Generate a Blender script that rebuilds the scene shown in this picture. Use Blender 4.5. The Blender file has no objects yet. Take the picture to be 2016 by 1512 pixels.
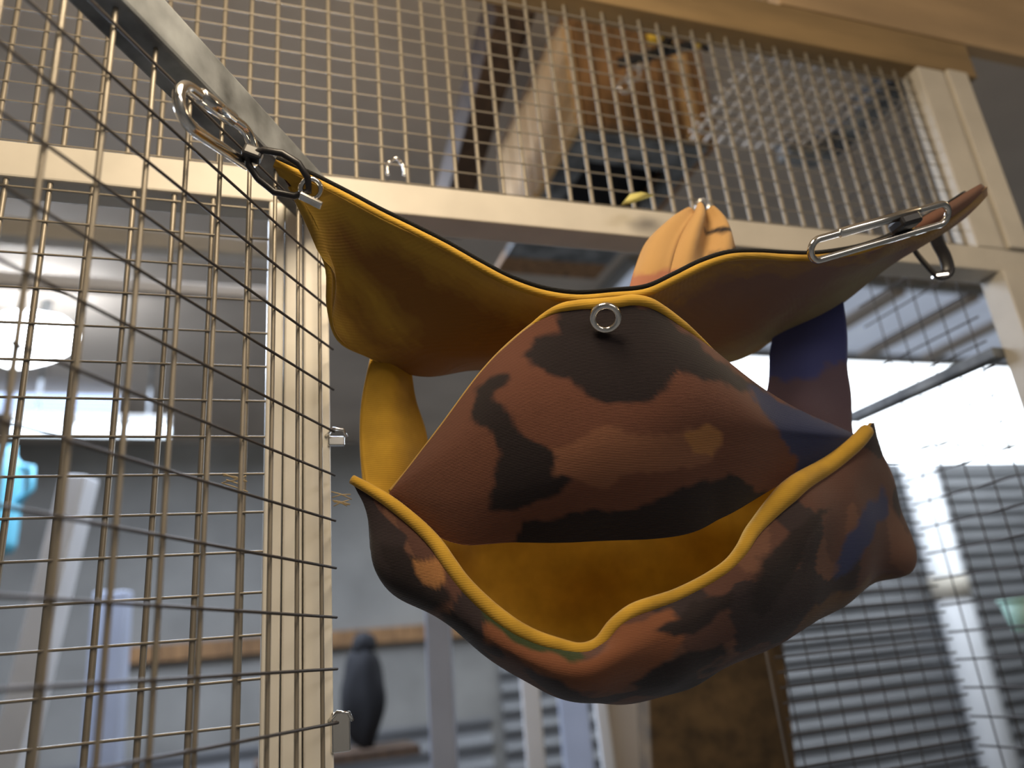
import bpy, bmesh, math, random
from mathutils import Vector, Matrix, noise
random.seed(7)
S = bpy.context.scene
COL = S.collection
R = math.radians

# ------------------------------------------------------------------ camera
FPX, CX, CY = 1520.0, 1008.0, 756.0
CAM = Vector((0, 0, 1.5))
PITCH, ROLL = R(20.0), R(-5.6)
F = Vector((0, math.cos(PITCH), math.sin(PITCH)))
R0, U0 = Vector((1, 0, 0)), Vector((0, -math.sin(PITCH), math.cos(PITCH)))
RV = R0 * math.cos(ROLL) + U0 * math.sin(ROLL)
UV = -R0 * math.sin(ROLL) + U0 * math.cos(ROLL)
cd = bpy.data.cameras.new('camera')
cam = bpy.data.objects.new('camera', cd)
COL.objects.link(cam)
M = Matrix((RV, UV, -F)).transposed().to_4x4()
M.translation = CAM
cam.matrix_world = M
cd.sensor_width = 36
cd.lens = FPX / 2016 * 36
cd.clip_start = 0.02
cd.dof.use_dof = True
cd.dof.focus_distance = 0.42
cd.dof.aperture_fstop = 4.5
S.camera = cam

# ------------------------------------------------------------------ world, lights, exposure
w_ = bpy.data.worlds.new('world'); S.world = w_; w_.use_nodes = True
w_.node_tree.nodes['Background'].inputs[0].default_value = (0.55, 0.62, 0.75, 1)
w_.node_tree.nodes['Background'].inputs[1].default_value = 0.3
S.view_settings.view_transform = 'Standard'
S.view_settings.look = 'None'
S.view_settings.gamma = 1
S.view_settings.use_curve_mapping = False
S.view_settings.exposure = 0.18

def lamp(name, kind, loc, energy, color, size=0.1, aim=None, spot=None):
    l = bpy.data.lights.new(name, kind); l.energy = energy; l.color = color
    if kind == 'AREA': l.size = size
    else: l.shadow_soft_size = size
    if spot: l.spot_size = spot; l.spot_blend = 0.6
    o = bpy.data.objects.new(name, l); COL.objects.link(o); o.location = loc
    if aim is not None:
        o.rotation_euler = (Vector(aim) - Vector(loc)).to_track_quat('-Z', 'Y').to_euler()
    return o
lamp('warm_bulb_light', 'POINT', (-0.03, 0.14, 1.97), 7.6, (1.0, 0.82, 0.58), 0.10)
lamp('cool_fill_light', 'AREA', (-0.9, 1.6, 2.42), 46.0, (0.72, 0.82, 1.0), 1.2, (-0.9, 1.6, 0))  # unseen cool fill, added to lift the room's ambient light
lamp('warm_fill_light', 'POINT', (1.5, 0.5, 2.35), 3.0, (1.0, 0.78, 0.5), 0.08)  # unseen warm fill, added to light the right and rear

lamp('room_fill_light', 'AREA', (1.2, -1.0, 2.42), 18.0, (1.0, 0.90, 0.80), 1.0, (1.2, -0.9, 0))
# ------------------------------------------------------------------ pixel rays and frames
def ray(px, py):
    return (F + RV * ((px - CX) / FPX) + UV * ((CY - py) / FPX))
def P(px, py, d):
    return CAM + ray(px, py) * d
def proj(p):
    q = Vector(p) - CAM
    z = max(q.dot(F), 1e-4)
    return CX + FPX * q.dot(RV) / z, CY - FPX * q.dot(UV) / z
def hit(px, py, o, n):
    r = ray(px, py)
    return CAM + r * ((Vector(o) - CAM).dot(n) / r.dot(n))
AZ = R(70)
W = Vector((math.sin(AZ), math.cos(AZ), 0))
D = Vector((-W.y, W.x, 0))
ROTZ = R(20)
pp = P(590, 900, 0.46)
O = Vector((pp.x, pp.y, 0))
def pos(u, v, z):
    return O + W * u + D * v + Vector((0, 0, z))
def uvz(p):
    q = Vector(p) - O
    return q.dot(W), q.dot(D), p[2]
def fp(px, py, v=0.0):                       # pixel on the plane v = const of the cage frame
    u, _, z = uvz(hit(px, py, O + D * v, D)); return u, z
def sp(px, py, u=0.0):                       # pixel on the plane u = const
    _, v, z = uvz(hit(px, py, O + W * u, W)); return v, z
def zp(px, py, z):                           # pixel on the level z
    u, v, _ = uvz(hit(px, py, Vector((0, 0, z)), Vector((0, 0, 1)))); return u, v

# ------------------------------------------------------------------ materials
def mat(name, col, rough=0.6, metal=0.0, var=0.0, vscale=20.0, bump=0.0, bscale=200.0, emit=None, stretch=None, spec=None, sheen=0.0):
    m = bpy.data.materials.new(name); m.use_nodes = True
    nt = m.node_tree; b = nt.nodes['Principled BSDF']
    b.inputs['Base Color'].default_value = (*col, 1)
    b.inputs['Roughness'].default_value = rough
    b.inputs['Metallic'].default_value = metal
    if spec is not None: b.inputs['Specular IOR Level'].default_value = spec
    if sheen:
        b.inputs['Sheen Weight'].default_value = sheen
    tc = nt.nodes.new('ShaderNodeTexCoord')
    vec = tc.outputs['Object']
    if stretch:
        mp = nt.nodes.new('ShaderNodeMapping'); mp.inputs['Scale'].default_value = stretch
        nt.links.new(vec, mp.inputs['Vector']); vec = mp.outputs['Vector']
    if var:
        n = nt.nodes.new('ShaderNodeTexNoise'); n.inputs['Scale'].default_value = vscale; n.inputs['Detail'].default_value = 4
        nt.links.new(vec, n.inputs['Vector'])
        rp = nt.nodes.new('ShaderNodeValToRGB')
        rp.color_ramp.elements[0].position = 0.32; rp.color_ramp.elements[1].position = 0.68
        rp.color_ramp.elements[0].color = (*[c * (1 - var) for c in col], 1)
        rp.color_ramp.elements[1].color = (*[min(1, c * (1 + var)) for c in col], 1)
        nt.links.new(n.outputs['Fac'], rp.inputs['Fac']); nt.links.new(rp.outputs['Color'], b.inputs['Base Color'])
    if bump:
        n2 = nt.nodes.new('ShaderNodeTexNoise'); n2.inputs['Scale'].default_value = bscale; n2.inputs['Detail'].default_value = 2
        nt.links.new(vec, n2.inputs['Vector'])
        bp = nt.nodes.new('ShaderNodeBump'); bp.inputs['Strength'].default_value = bump; bp.inputs['Distance'].default_value = 0.002
        nt.links.new(n2.outputs['Fac'], bp.inputs['Height']); nt.links.new(bp.outputs['Normal'], b.inputs['Normal'])
    if emit:
        b.inputs['Emission Color'].default_value = (*emit[0], 1); b.inputs['Emission Strength'].default_value = emit[1]
    return m
def fabric(name, attr=None, col=(0.7, 0.42, 0.05), weave=1400.0, wstr=0.25, trans=0.12):
    m = mat(name, col, 0.9, 0, 0, sheen=0.25, spec=0.15)
    nt = m.node_tree; b = nt.nodes['Principled BSDF']
    tc = nt.nodes.new('ShaderNodeTexCoord')
    if attr:
        a = nt.nodes.new('ShaderNodeAttribute'); a.attribute_name = attr
        csock = a.outputs['Color']; nt.links.new(csock, b.inputs['Base Color'])
    else:
        n = nt.nodes.new('ShaderNodeTexNoise'); n.inputs['Scale'].default_value = 60; n.inputs['Detail'].default_value = 5
        nt.links.new(tc.outputs['Object'], n.inputs['Vector'])
        rp = nt.nodes.new('ShaderNodeValToRGB')
        rp.color_ramp.elements[0].position = 0.3; rp.color_ramp.elements[1].position = 0.7
        rp.color_ramp.elements[0].color = (*[c * 0.82 for c in col], 1); rp.color_ramp.elements[1].color = (*[min(1, c * 1.12) for c in col], 1)
        nt.links.new(n.outputs['Fac'], rp.inputs['Fac']); csock = rp.outputs['Color']
        nt.links.new(csock, b.inputs['Base Color'])
    wv = nt.nodes.new('ShaderNodeTexWave'); wv.inputs['Scale'].default_value = weave / 6.28; wv.inputs['Distortion'].default_value = 0.6
    wv.bands_direction = 'Z'
    nt.links.new(tc.outputs['Object'], wv.inputs['Vector'])
    bp = nt.nodes.new('ShaderNodeBump'); bp.inputs['Strength'].default_value = wstr; bp.inputs['Distance'].default_value = 0.0008
    nt.links.new(wv.outputs['Fac'], bp.inputs['Height']); nt.links.new(bp.outputs['Normal'], b.inputs['Normal'])
    tr = nt.nodes.new('ShaderNodeBsdfTranslucent'); nt.links.new(csock, tr.inputs['Color'])
    mx = nt.nodes.new('ShaderNodeMixShader'); mx.inputs[0].default_value = trans
    out = nt.nodes['Material Output']
    nt.links.new(b.outputs[0], mx.inputs[1]); nt.links.new(tr.outputs[0], mx.inputs[2]); nt.links.new(mx.outputs[0], out.inputs[0])
    return m
MT = dict(
    cream=mat('cream_painted_aluminium', (0.56, 0.515, 0.44), 0.45, 0, 0.06, 30),
    postlit=mat('lamp_brightened_cream_post', (0.86, 0.81, 0.71), 0.4, 0, 0.04, 30),  # lamp glare on the post raised into its cream colour
    grey=mat('grey_painted_rail', (0.16, 0.17, 0.178), 0.5, 0, 0.75, 28, stretch=(1, 1, 1)),
    whitepole=mat('white_painted_pole', (0.82, 0.84, 0.88), 0.4, 0, 0.05, 12),
    bluepole=mat('blue_grey_painted_pole', (0.40, 0.44, 0.55), 0.5, 0, 0.06, 12),
    wire=mat('galvanised_wire', (0.27, 0.235, 0.185), 0.42, 0.35, 0.1, 60),
    darkwire=mat('backlit_dark_wire', (0.085, 0.075, 0.07), 0.5, 0.4, 0.2, 80),  # backlit wire, its shade put into the dark colour
    farwire=mat('dull_wire', (0.66, 0.60, 0.53), 0.45, 0.3),
    chrome=mat('polished_steel', (0.86, 0.84, 0.8), 0.12, 1.0),
    black=mat('black_plastic', (0.015, 0.014, 0.016), 0.35),
    tan=mat('tan_plywood', (0.62, 0.40, 0.19), 0.65, 0, 0.22, 9, stretch=(1, 1, 7)),
    brown=mat('brown_board', (0.27, 0.145, 0.06), 0.7, 0, 0.45, 14, stretch=(5, 5, 1)),
    darkwood=mat('dark_timber', (0.07, 0.04, 0.022), 0.75, 0, 0.4, 16, stretch=(5, 5, 1)),
    timber=mat('brown_timber', (0.26, 0.17, 0.075), 0.7, 0, 0.2, 8, stretch=(1, 6, 6)),
    plywood=mat('pale_plywood', (0.40, 0.27, 0.145), 0.65, 0, 0.15, 5, stretch=(1, 6, 6)),
    trunk=mat('weathered_trunk', (0.085, 0.052, 0.022), 0.85, 0, 0.45, 9, 0.5, 40, stretch=(4, 4, 1)),
    whiteboard=mat('off_white_panel', (0.52, 0.46, 0.40), 0.6, 0, 0.05, 6),
    ceil=mat('grey_ceiling_sheet', (0.50, 0.43, 0.36), 0.8, 0, 0.1, 4),
    wall=mat('grey_cladding', (0.27, 0.265, 0.25), 0.6, 0, 0.14, 5),
    corr=mat('grey_corrugated_sheet', (0.20, 0.205, 0.215), 0.5, 0.2, 0.1, 4),
    floor=mat('concrete', (0.25, 0.24, 0.22), 0.85, 0, 0.15, 6, 0.2, 60),
    dark=mat('dark_interior', (0.008, 0.008, 0.01), 0.9),
    cyan=mat('turquoise_plastic', (0.12, 0.42, 0.55), 0.4),
    palegreen=mat('pale_green_plastic', (0.45, 0.7, 0.6), 0.4),
    yellow=mat('yellow_plastic', (0.85, 0.55, 0.05), 0.4),
    lime=mat('pale_yellow_leaf', (0.62, 0.55, 0.18), 0.6),
    hay=mat('dry_hay', (0.55, 0.42, 0.24), 0.8),
    sky=mat('daylight_pane', (0.9, 0.95, 1.0), 0.3, emit=((0.86, 0.93, 1.0), 3.2)),
    strip=mat('translucent_strip', (0.85, 0.92, 1.0), 0.3, emit=((0.75, 0.88, 1.0), 2.6)),
    sheet=mat('translucent_sheet', (0.7, 0.8, 0.95), 0.3, emit=((0.62, 0.75, 1.0), 0.9)),
    dimsheet=mat('daylit_translucent_roof', (0.5, 0.55, 0.62), 0.5, 0, 0.3, 3, emit=((0.6, 0.68, 0.85), 0.32)),
    lamp=mat('lit_lamp_glass', (1, 1, 1), 0.3, emit=((0.9, 0.95, 1.0), 9.0)),
    camo=fabric('camouflage_canvas', 'camo', weave=2600, wstr=0.4, trans=0.05),
    fleece=fabric('yellow_fleece', None, (0.58, 0.335, 0.04), weave=1600, wstr=0.12, trans=0.12),
    fleece_shaded=fabric('brown_gold_shaded_fleece', 'camo', weave=1600, wstr=.12, trans=.1),  # for the upper sheet's underside, with shade and light in its colours
    thread=mat('ochre_thread', (0.45, 0.28, 0.08), 0.8),
)

# ------------------------------------------------------------------ mesh helpers
def link(name, me, m=None, parent=None):
    o = bpy.data.objects.new(name, me); COL.objects.link(o)
    if m is not None and me is not None and len(me.materials) == 0: me.materials.append(m)
    if parent is not None:
        o.parent = parent; o.matrix_parent_inverse = parent.matrix_world.inverted()
    return o
def thing(name, label, cat, loc=(0, 0, 0), group=None):
    o = bpy.data.objects.new(name, None); COL.objects.link(o); o.empty_display_size = 0.05
    o.location = loc; o.matrix_world = Matrix.Translation(loc)
    tag(o, label, cat, group); return o
def tag(o, label, cat, group=None):
    o['label'] = label; o['category'] = cat
    if group: o['group'] = group
    return o
def struct(o): o['kind'] = 'structure'; return o
def frommesh(name, verts, faces, m, parent=None, smooth=False):
    me = bpy.data.meshes.new(name); me.from_pydata([tuple(v) for v in verts], [], faces); me.update()
    if smooth:
        for p in me.polygons: p.use_smooth = True
    return link(name, me, m, parent)
def rot_for(x, y=None):                     # rotation whose local x runs along x
    x = x.normalized(); up = Vector((0, 0, 1)) if y is None else y
    if abs(x.dot(up)) > 0.999: up = Vector((1, 0, 0))
    yy = up.cross(x).normalized(); z = x.cross(yy)
    return Matrix((x, yy, z)).transposed().to_4x4()
def boxm(name, size, c, rot, m, parent=None, bevel=0.0015):
    bm = bmesh.new(); bmesh.ops.create_cube(bm, size=1)
    bmesh.ops.scale(bm, vec=size, verts=bm.verts)
    if bevel: bmesh.ops.bevel(bm, geom=bm.edges[:], offset=min(bevel, min(size) * 0.3), segments=2, profile=0.5, affect='EDGES')
    me = bpy.data.meshes.new(name); bm.to_mesh(me); bm.free()
    o = bpy.data.objects.new(name, me); COL.objects.link(o); me.materials.append(m)
    mw = Matrix.Translation(c) @ rot
    if parent is not None:
        o.parent = parent; o.matrix_parent_inverse = parent.matrix_world.inverted()
    o.matrix_world = mw
    return o
RC = Matrix.Rotation(ROTZ, 4, 'Z')
def cbox(name, u0, u1, v0, v1, z0, z1, m, parent=None, bevel=0.0015):
    return boxm(name, (abs(u1 - u0), abs(v1 - v0), abs(z1 - z0)), pos((u0 + u1) / 2, (v0 + v1) / 2, (z0 + z1) / 2), RC, m, parent, bevel)
def beam(name, a, b, w, h, m, parent=None, bevel=0.002, up=None):
    a, b = Vector(a), Vector(b); d = b - a
    return boxm(name, (d.length, w, h), (a + b) / 2, rot_for(d, up), m, parent, bevel)
def tube_bm(bm, pts, rad, seg=10, closed=False, flat=1.0):
    pts = [Vector(p) for p in pts]; n = len(pts); rings = []
    nrm = None
    for i, p in enumerate(pts):
        t = (pts[(i + 1) % n] - pts[i - 1]) if closed else (pts[min(i + 1, n - 1)] - pts[max(i - 1, 0)])
        t.normalize()
        if nrm is None:
            nrm = t.orthogonal().normalized()
        nrm = (nrm - t * nrm.dot(t)).normalized()
        b = t.cross(nrm)
        r = rad[i] if hasattr(rad, '__len__') else rad
        rings.append([bm.verts.new(p + nrm * (r * math.cos(2 * math.pi * k / seg)) + b * (r * flat * math.sin(2 * math.pi * k / seg))) for k in range(seg)])
    m_ = n if closed else n - 1
    for i in range(m_):
        a, b = rings[i], rings[(i + 1) % n]
        for k in range(seg):
            f = bm.faces.new((a[k], a[(k + 1) % seg], b[(k + 1) % seg], b[k])); f.smooth = True
    if not closed:
        bm.faces.new(rings[0][::-1]); bm.faces.new(rings[-1])
def tube(name, pts, rad, m, parent=None, seg=10, closed=False, flat=1.0):
    bm = bmesh.new(); tube_bm(bm, pts, rad, seg, closed, flat)
    bmesh.ops.recalc_face_normals(bm, faces=bm.faces[:])
    me = bpy.data.meshes.new(name); bm.to_mesh(me); bm.free()
    return link(name, me, m, parent)
def cr(pts, t):                              # Catmull-Rom on a list of tuples/vectors, t in 0..1 over the control index
    n = len(pts) - 1
    x = min(max(t, 0), 1) * n; i = min(int(x), n - 1); f = x - i
    p0, p1, p2, p3 = pts[max(i - 1, 0)], pts[i], pts[i + 1], pts[min(i + 2, n)]
    return 0.5 * ((2 * p1) + (p2 - p0) * f + (2 * p0 - 5 * p1 + 4 * p2 - p3) * f * f + (3 * p1 - p0 - 3 * p2 + p3) * f ** 3)
def resample(pts, n):
    K = 400; d = [cr(pts, i / K) for i in range(K + 1)]
    L = [0]
    for i in range(K): L.append(L[-1] + (d[i + 1] - d[i]).length)
    out = []; j = 0
    for k in range(n):
        s = L[-1] * k / (n - 1)
        while j < K - 1 and L[j + 1] < s: j += 1
        f = (s - L[j]) / max(L[j + 1] - L[j], 1e-9)
        out.append(d[j].lerp(d[j + 1], min(max(f, 0), 1)))
    return out
def smoothpath(px, n=60):
    return resample([P(*p) for p in px], n)
WIRE_ME = {}
def wire_mesh(m, seg=6):
    if m.name not in WIRE_ME:
        bm = bmesh.new(); bmesh.ops.create_cone(bm, cap_ends=True, segments=seg, radius1=1, radius2=1, depth=1)
        for f in bm.faces: f.smooth = len(f.verts) == 4
        me = bpy.data.meshes.new('wire'); bm.to_mesh(me); bm.free(); me.materials.append(m); WIRE_ME[m.name] = me
    return WIRE_ME[m.name]
def wire(a, b, r, m, parent, name='wire'):
    o = bpy.data.objects.new(name, wire_mesh(m)); COL.objects.link(o); o.parent = parent
    d = b - a
    q = d.to_track_quat('Z', 'Y').to_matrix().to_4x4()
    o.matrix_parent_inverse = parent.matrix_world.inverted()
    o.matrix_world = Matrix.Translation((a + b) / 2) @ q @ Matrix.Diagonal((r, r, d.length, 1))
    return o
def mesh_panel(name, parent, o, ax, ay, x0, x1, y0, y1, sx, sy, rx, ry, mx, my, off, single=True, jit=0.0):
    """welded mesh: wires along ay every sx, wires along ax every sy, off = which side the ax-wires lie on"""
    if single:
        pn = bpy.data.objects.new(name, None); COL.objects.link(pn); pn.empty_display_size = 0.03
        pn.parent = parent; pn.matrix_parent_inverse = parent.matrix_world.inverted(); pn.matrix_world = Matrix.Translation(o + ax * x0 + ay * y0)
        bpy.context.view_layer.update()
    else:
        bmx = bmesh.new()
    segs = []
    x = x0 + sx * 0.5
    while x < x1:
        j = random.uniform(-jit, jit)
        segs.append((o + ax * (x + j) + ay * y0, o + ax * (x + j) + ay * y1, rx, mx)); x += sx
    y = y0 + sy * 0.5
    while y < y1:
        j = random.uniform(-jit, jit)
        segs.append((o + ax * x0 + ay * (y + j) + off, o + ax * x1 + ay * (y + j) + off, ry, my)); y += sy
    if single:
        for a, b, r, m in segs: wire(a, b, r, m, pn)
        return pn
    for a, b, r, m in segs: tube_bm(bmx, [a, b], r, 5)
    me = bpy.data.meshes.new(name); bmx.to_mesh(me); bmx.free()
    p = link(name, me, mx, parent); p['kind'] = 'stuff'
    return p

# ------------------------------------------------------------------ the room
UL, UR, VN, VF, ZC = -2.3, 4.9, -1.9, 2.9, 2.5
fl = struct(cbox('floor', UL - 0.1, UR + 0.1, VN - 0.1, VF + 0.1, -0.1, 0, MT['floor'], bevel=0))
ce = struct(cbox('ceiling', UL - 0.1, UR + 0.1, VN - 0.1, VF + 0.1, ZC, ZC + 0.1, MT['ceil'], bevel=0))
struct(cbox('wall_left', UL - 0.1, UL, VN, VF, 0, ZC, MT['wall'], bevel=0))
struct(cbox('wall_right', UR, UR + 0.1, VN, VF, 0, ZC, MT['wall'], bevel=0))
struct(cbox('wall_front', UL, UR, VN - 0.1, VN, 0, ZC, MT['wall'], bevel=0))
wb = struct(cbox('wall_back', UL, UR, VF, VF + 0.1, 0, ZC, MT['wall'], bevel=0))

def pane(name, pts, m, thick=0.012):         # flat pane given four corners, real thickness along its normal
    p = [Vector(q) for q in pts]; n = (p[1] - p[0]).cross(p[3] - p[0]).normalized() * thick
    v = p + [q + n for q in p]
    return frommesh(name, v, [(0, 1, 2, 3), (7, 6, 5, 4), (0, 4, 5, 1), (1, 5, 6, 2), (2, 6, 7, 3), (3, 7, 4, 0)], m)
def wallrect(x0, x1, ya, yb, yc, yd, v):     # wall quad from pixels: left edge ya..yb at x0, right edge yc..yd at x1
    c = [(x0, yb), (x1, yd), (x1, yc), (x0, ya)]
    out = []
    for x, y in c:
        u, z = fp(x, y, v); out.append((u, z))
    return out
# roof lights and the clerestory strip
def ceil_light(name, pxs, m, z=None):
    z = ZC - 0.006 if z is None else z
    uv = [zp(x, y, z) for x, y in pxs]
    o = pane(name, [pos(u, min(v, VF - 0.01), z) for u, v in uv], m, 0.004); return o
def rect_light(name, u0, u1, v0, v1, m, frame=True):
    o = struct(cbox(name, u0, u1, v0, v1, ZC - 0.012, ZC - 0.002, m, bevel=0))
    if frame:
        for a in ((u0 - 0.03, u0, v0 - 0.03, v1 + 0.03), (u1, u1 + 0.03, v0 - 0.03, v1 + 0.03), (u0, u1, v0 - 0.03, v0), (u0, u1, v1, v1 + 0.03)):
            cbox('window_frame', *a, ZC - 0.02, ZC, MT['wall'], o, 0)
    return o
ua, va = zp(1405, 705, ZC); ub, vb = zp(2030, 745, ZC)
VSK = zp(1780, 708, ZC)[1]
rect_light('window_1', 0.95, 4.6, VSK, VF - 0.05, MT['sky'])
zs0 = fp(1850, 913, VF)[1]; zs1 = fp(1850, 884, VF)[1]
VS4 = zp(1780, 560, ZC)[1]
o = rect_light('window_3', 0.95, 4.6, VS4, VSK - 0.07, MT['dimsheet'])
for k_ in range(1, 12):
    uu = 0.95 + 3.65 * k_ / 12
    cbox('rib', uu - .03, uu + .03, VS4, VSK - .07, ZC - .034, ZC - .0125, MT['ceil'], o, .004)
o = struct(cbox('window_2', 1.7, 4.85, VF - 0.02, VF - 0.004, zs0, zs1, MT['sky'], bevel=0))
cbox('window_frame', 1.7, 4.85, VF - 0.03, VF - 0.002, zs0 - 0.03, zs0, MT['corr'], o, 0)
# corrugated cladding on the lower back wall, right of the hammock and at the bottom centre
def corrugated(name, u0, u1, z0, z1, pitch, depth, m, v):
    n = int((z1 - z0) / pitch * 8); vs = []; fs = []
    for i in range(n + 1):
        z = z0 + (z1 - z0) * i / n
        dv = depth * 0.5 * (1 - math.cos(2 * math.pi * (z - z0) / pitch))
        vs += [pos(u0, v - 0.004 - dv, z), pos(u1, v - 0.004 - dv, z)]
        if i: k = 2 * i; fs.append((k - 2, k - 1, k + 1, k))
    o = frommesh(name, vs, fs, m, None, True); return o
for i, (a, b) in enumerate(((1.0, 2.3), (2.3, 3.6), (3.6, 4.88))):
    o = corrugated('trim_%d' % (i + 1), a + 0.005, b - 0.005, 0.0, zs0 - 0.035, 0.076, 0.03, MT['corr'], VF); struct(o)
o = corrugated('trim_4', -2.2, 0.95, 0.0, fp(780, 1432, VF)[1], 0.09, 0.03, MT['corr'], VF); struct(o)

# ------------------------------------------------------------------ the wire cage
cage = thing('wire_cage', 'cream-framed walk-in wire cage whose open doorway the camouflage hammock hangs in', 'cage', pos(0, 0, 0))
ZB0, ZB1 = 1.8045, 1.830
UPR = fp(1950, 290)[0]; UG = fp(1911, 290)[0]; UPL = fp(1860, 290)[0]
PL, PR = -0.0199, 0.0178
U_W = -1.25
b1 = cbox('beam', U_W, UPR, 0.0, 0.026, ZB0, ZB1, MT['cream'], cage)
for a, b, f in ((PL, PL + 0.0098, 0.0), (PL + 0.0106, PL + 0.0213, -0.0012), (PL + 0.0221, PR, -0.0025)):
    cbox('post', a, b, f, 0.026, 0.0, ZB0, MT['postlit'], cage, 0.0012)
ZT0 = fp(1400, 47)[1]; VT = zp(1400, 92, ZT0)[1]
cbox('top_beam', U_W, UPR + 0.02, 0.0, VT, ZT0, ZT0 + 0.045, MT['timber'], cage)
cbox('stile', UPL, UG - 0.0006, 0.0, 0.022, ZB1, ZT0, MT['cream'], cage)
cbox('stile', UG + 0.0006, UPR, -0.004, 0.022, ZB1, ZT0, MT['cream'], cage)
cbox('post', fp(1983, 580)[0], UPR + 0.004, -0.004, 0.022, 0.0, ZB0, MT['cream'], cage)
# depth of the cage from the rear right top corner
ucr, vcr = zp(1625, 322, ZT0)
VR = vcr
URT = UPL + 0.012
cbox('side_rail', URT - 0.012, URT + 0.012, 0.02, VR, ZT0 - 0.002, ZT0 + 0.03, MT['grey'], cage)
vm, zm = sp(1840, 752, URT)
cbox('side_rail', URT - 0.010, URT + 0.004, 0.02, VR + .05, zm - 0.006, zm + 0.005, MT['grey'], cage)  # darker grey puts the backlit look into this rail's colour
cbox('rear_rail', ucr - 0.06, URT, VR - 0.012, VR + 0.012, ZT0, ZT0 + 0.026, MT['grey'], cage)
# welded mesh of the front, left of the post and above the beam
Z = Vector((0, 0, 1))
mesh_panel('mesh_panel', cage, pos(0, 0.004, 0), W, Z, -0.56, PL, 1.36, ZB0, 0.0235, 0.0225, 0.0017, 0.0008, MT['wire'], MT['wire'], -D * 0.002)
mesh_panel('upper_mesh_panel', cage, pos(0, 0.012, 0), W, Z, -0.36, UPL, ZB1, ZT0, 0.0186, 0.0150, 0.0018, 0.0006, MT['wire'], MT['wire'], -D * 0.002)
# side mesh going back from the right post, roof mesh right of the nest box, rear mesh
mesh_panel('side_mesh_panel', cage, pos(URT, 0, 0), D, Z, 0.03, VR, 1.2, ZT0, 0.0254, 0.0254, 0.0007, 0.0010, MT['darkwire'], MT['darkwire'], -W * 0.002)
UB = fp(1540, 1400, VR)[0]
cbox('rear_stile', UB - .005, UB + .001, VR - .003, VR + .003, 0.0, zm - 0.02, MT['trunk'], cage)
mesh_panel('rear_mesh_panel', cage, pos(0, VR, 0), W, Z, UB, URT, 1.2, zm - 0.02, 0.0254, 0.0127, 0.0006, 0.0009, MT['darkwire'], MT['darkwire'], -D * 0.0015)
ur0 = zp(1412, 190, ZT0 + 0.01)[0]
mesh_panel('roof_mesh_panel', cage, pos(0, 0, ZT0 + 0.008), W, D, ur0, URT - 0.012, VT, VR, 0.0175, 0.0135, 0.0022, 0.0020, MT['farwire'], MT['farwire'], Z * 0.002)

# ------------------------------------------------------------------ the open mesh door on the left
A14 = R(14.1)
E = Vector((-math.sin(A14), -math.cos(A14), 0))         # from the hinge towards the viewer
NDR = Vector((math.cos(A14), -math.sin(A14), 0))
H = pos(PR + 0.001, -0.006, 0)
def dp(px, py):
    q = hit(px, py, H, NDR) - H; return q.dot(E), q.z
door = thing('cage_door', 'wire mesh cage door swung open towards the viewer on the left post', 'door', H.copy())
zr0 = dp(500, 292)[1]; zr1 = dp(560, 250)[1]
RD = rot_for(E)
def dbox(name, x0, x1, y0, y1, z0, z1, m, bevel=0.002):
    return boxm(name, (x1 - x0, y1 - y0, z1 - z0), H + E * ((x0 + x1) / 2) + NDR * ((y0 + y1) / 2) + Z * ((z0 + z1) / 2), RD, m, door, bevel)
dbox('top_rail', 0.014, 0.47, -0.016, 0.006, zr0, zr0 + 0.026, MT['grey'])
mesh_panel('mesh_panel', door, H, E, Z, 0.002, 0.46, 1.36, zr0 + 0.004, 0.0254, 0.0268, 0.0012, 0.0008, MT['wire'], MT['darkwire'], NDR * 0.002)

# ------------------------------------------------------------------ hammock
def polyin(x, y, poly):
    c = False; j = len(poly) - 1
    for i in range(len(poly)):
        xi, yi = poly[i]; xj, yj = poly[j]
        if (yi > y) != (yj > y) and x < (xj - xi) * (y - yi) / (yj - yi) + xi: c = not c
        j = i
    return c
BROWN, DARK, TANC, NAVY, RUST, GREEN = (.155, .06, .036), (.022, .015, .016), (.36, .165, .06), (.03, .04, .11), (.20, .075, .035), (.035, .05, .02)
SOFT = [(0, 0)] + [(math.cos(k * math.pi / 3), math.sin(k * math.pi / 3)) for k in range(6)]
def colour_mesh(me, patches, base, blobs=None, soft=3.5):
    if 'camo' in me.color_attributes: me.color_attributes.remove(me.color_attributes['camo'])
    pb = [(p, c, (min(q[0] for q in p), max(q[0] for q in p), min(q[1] for q in p), max(q[1] for q in p))) for p, c in patches]
    a = me.color_attributes.new('camo', 'FLOAT_COLOR', 'POINT')
    for i, v in enumerate(me.vertices):
        x, y = proj(v.co)
        q = v.co * 55
        x += 16 * noise.noise(q) + 7 * noise.noise(q * 3.1); y += 16 * noise.noise(q + Vector((9, 3, 1))) + 7 * noise.noise(q * 3.1 + Vector((4, 8, 2)))
        c = base
        if blobs:
            n1 = noise.noise(v.co * blobs[0] + Vector((3, 1, 7))); n2 = noise.noise(v.co * blobs[0] * 1.2 + Vector((11, 5, 2)))
            if n1 > 0.16: c = blobs[1]
            elif n2 > 0.22: c = blobs[2]
        acc = [0.0, 0.0, 0.0]
        for ox, oy in SOFT:
            k = c; X = x + ox * soft; Y = y + oy * soft
            for poly, pc, (xa, xb, ya, yb) in pb:
                if xa <= X <= xb and ya <= Y <= yb and polyin(X, Y, poly): k = pc
            acc[0] += k[0]; acc[1] += k[1]; acc[2] += k[2]
        a.data[i].color = (acc[0] / 7, acc[1] / 7, acc[2] / 7, 1)
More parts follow.
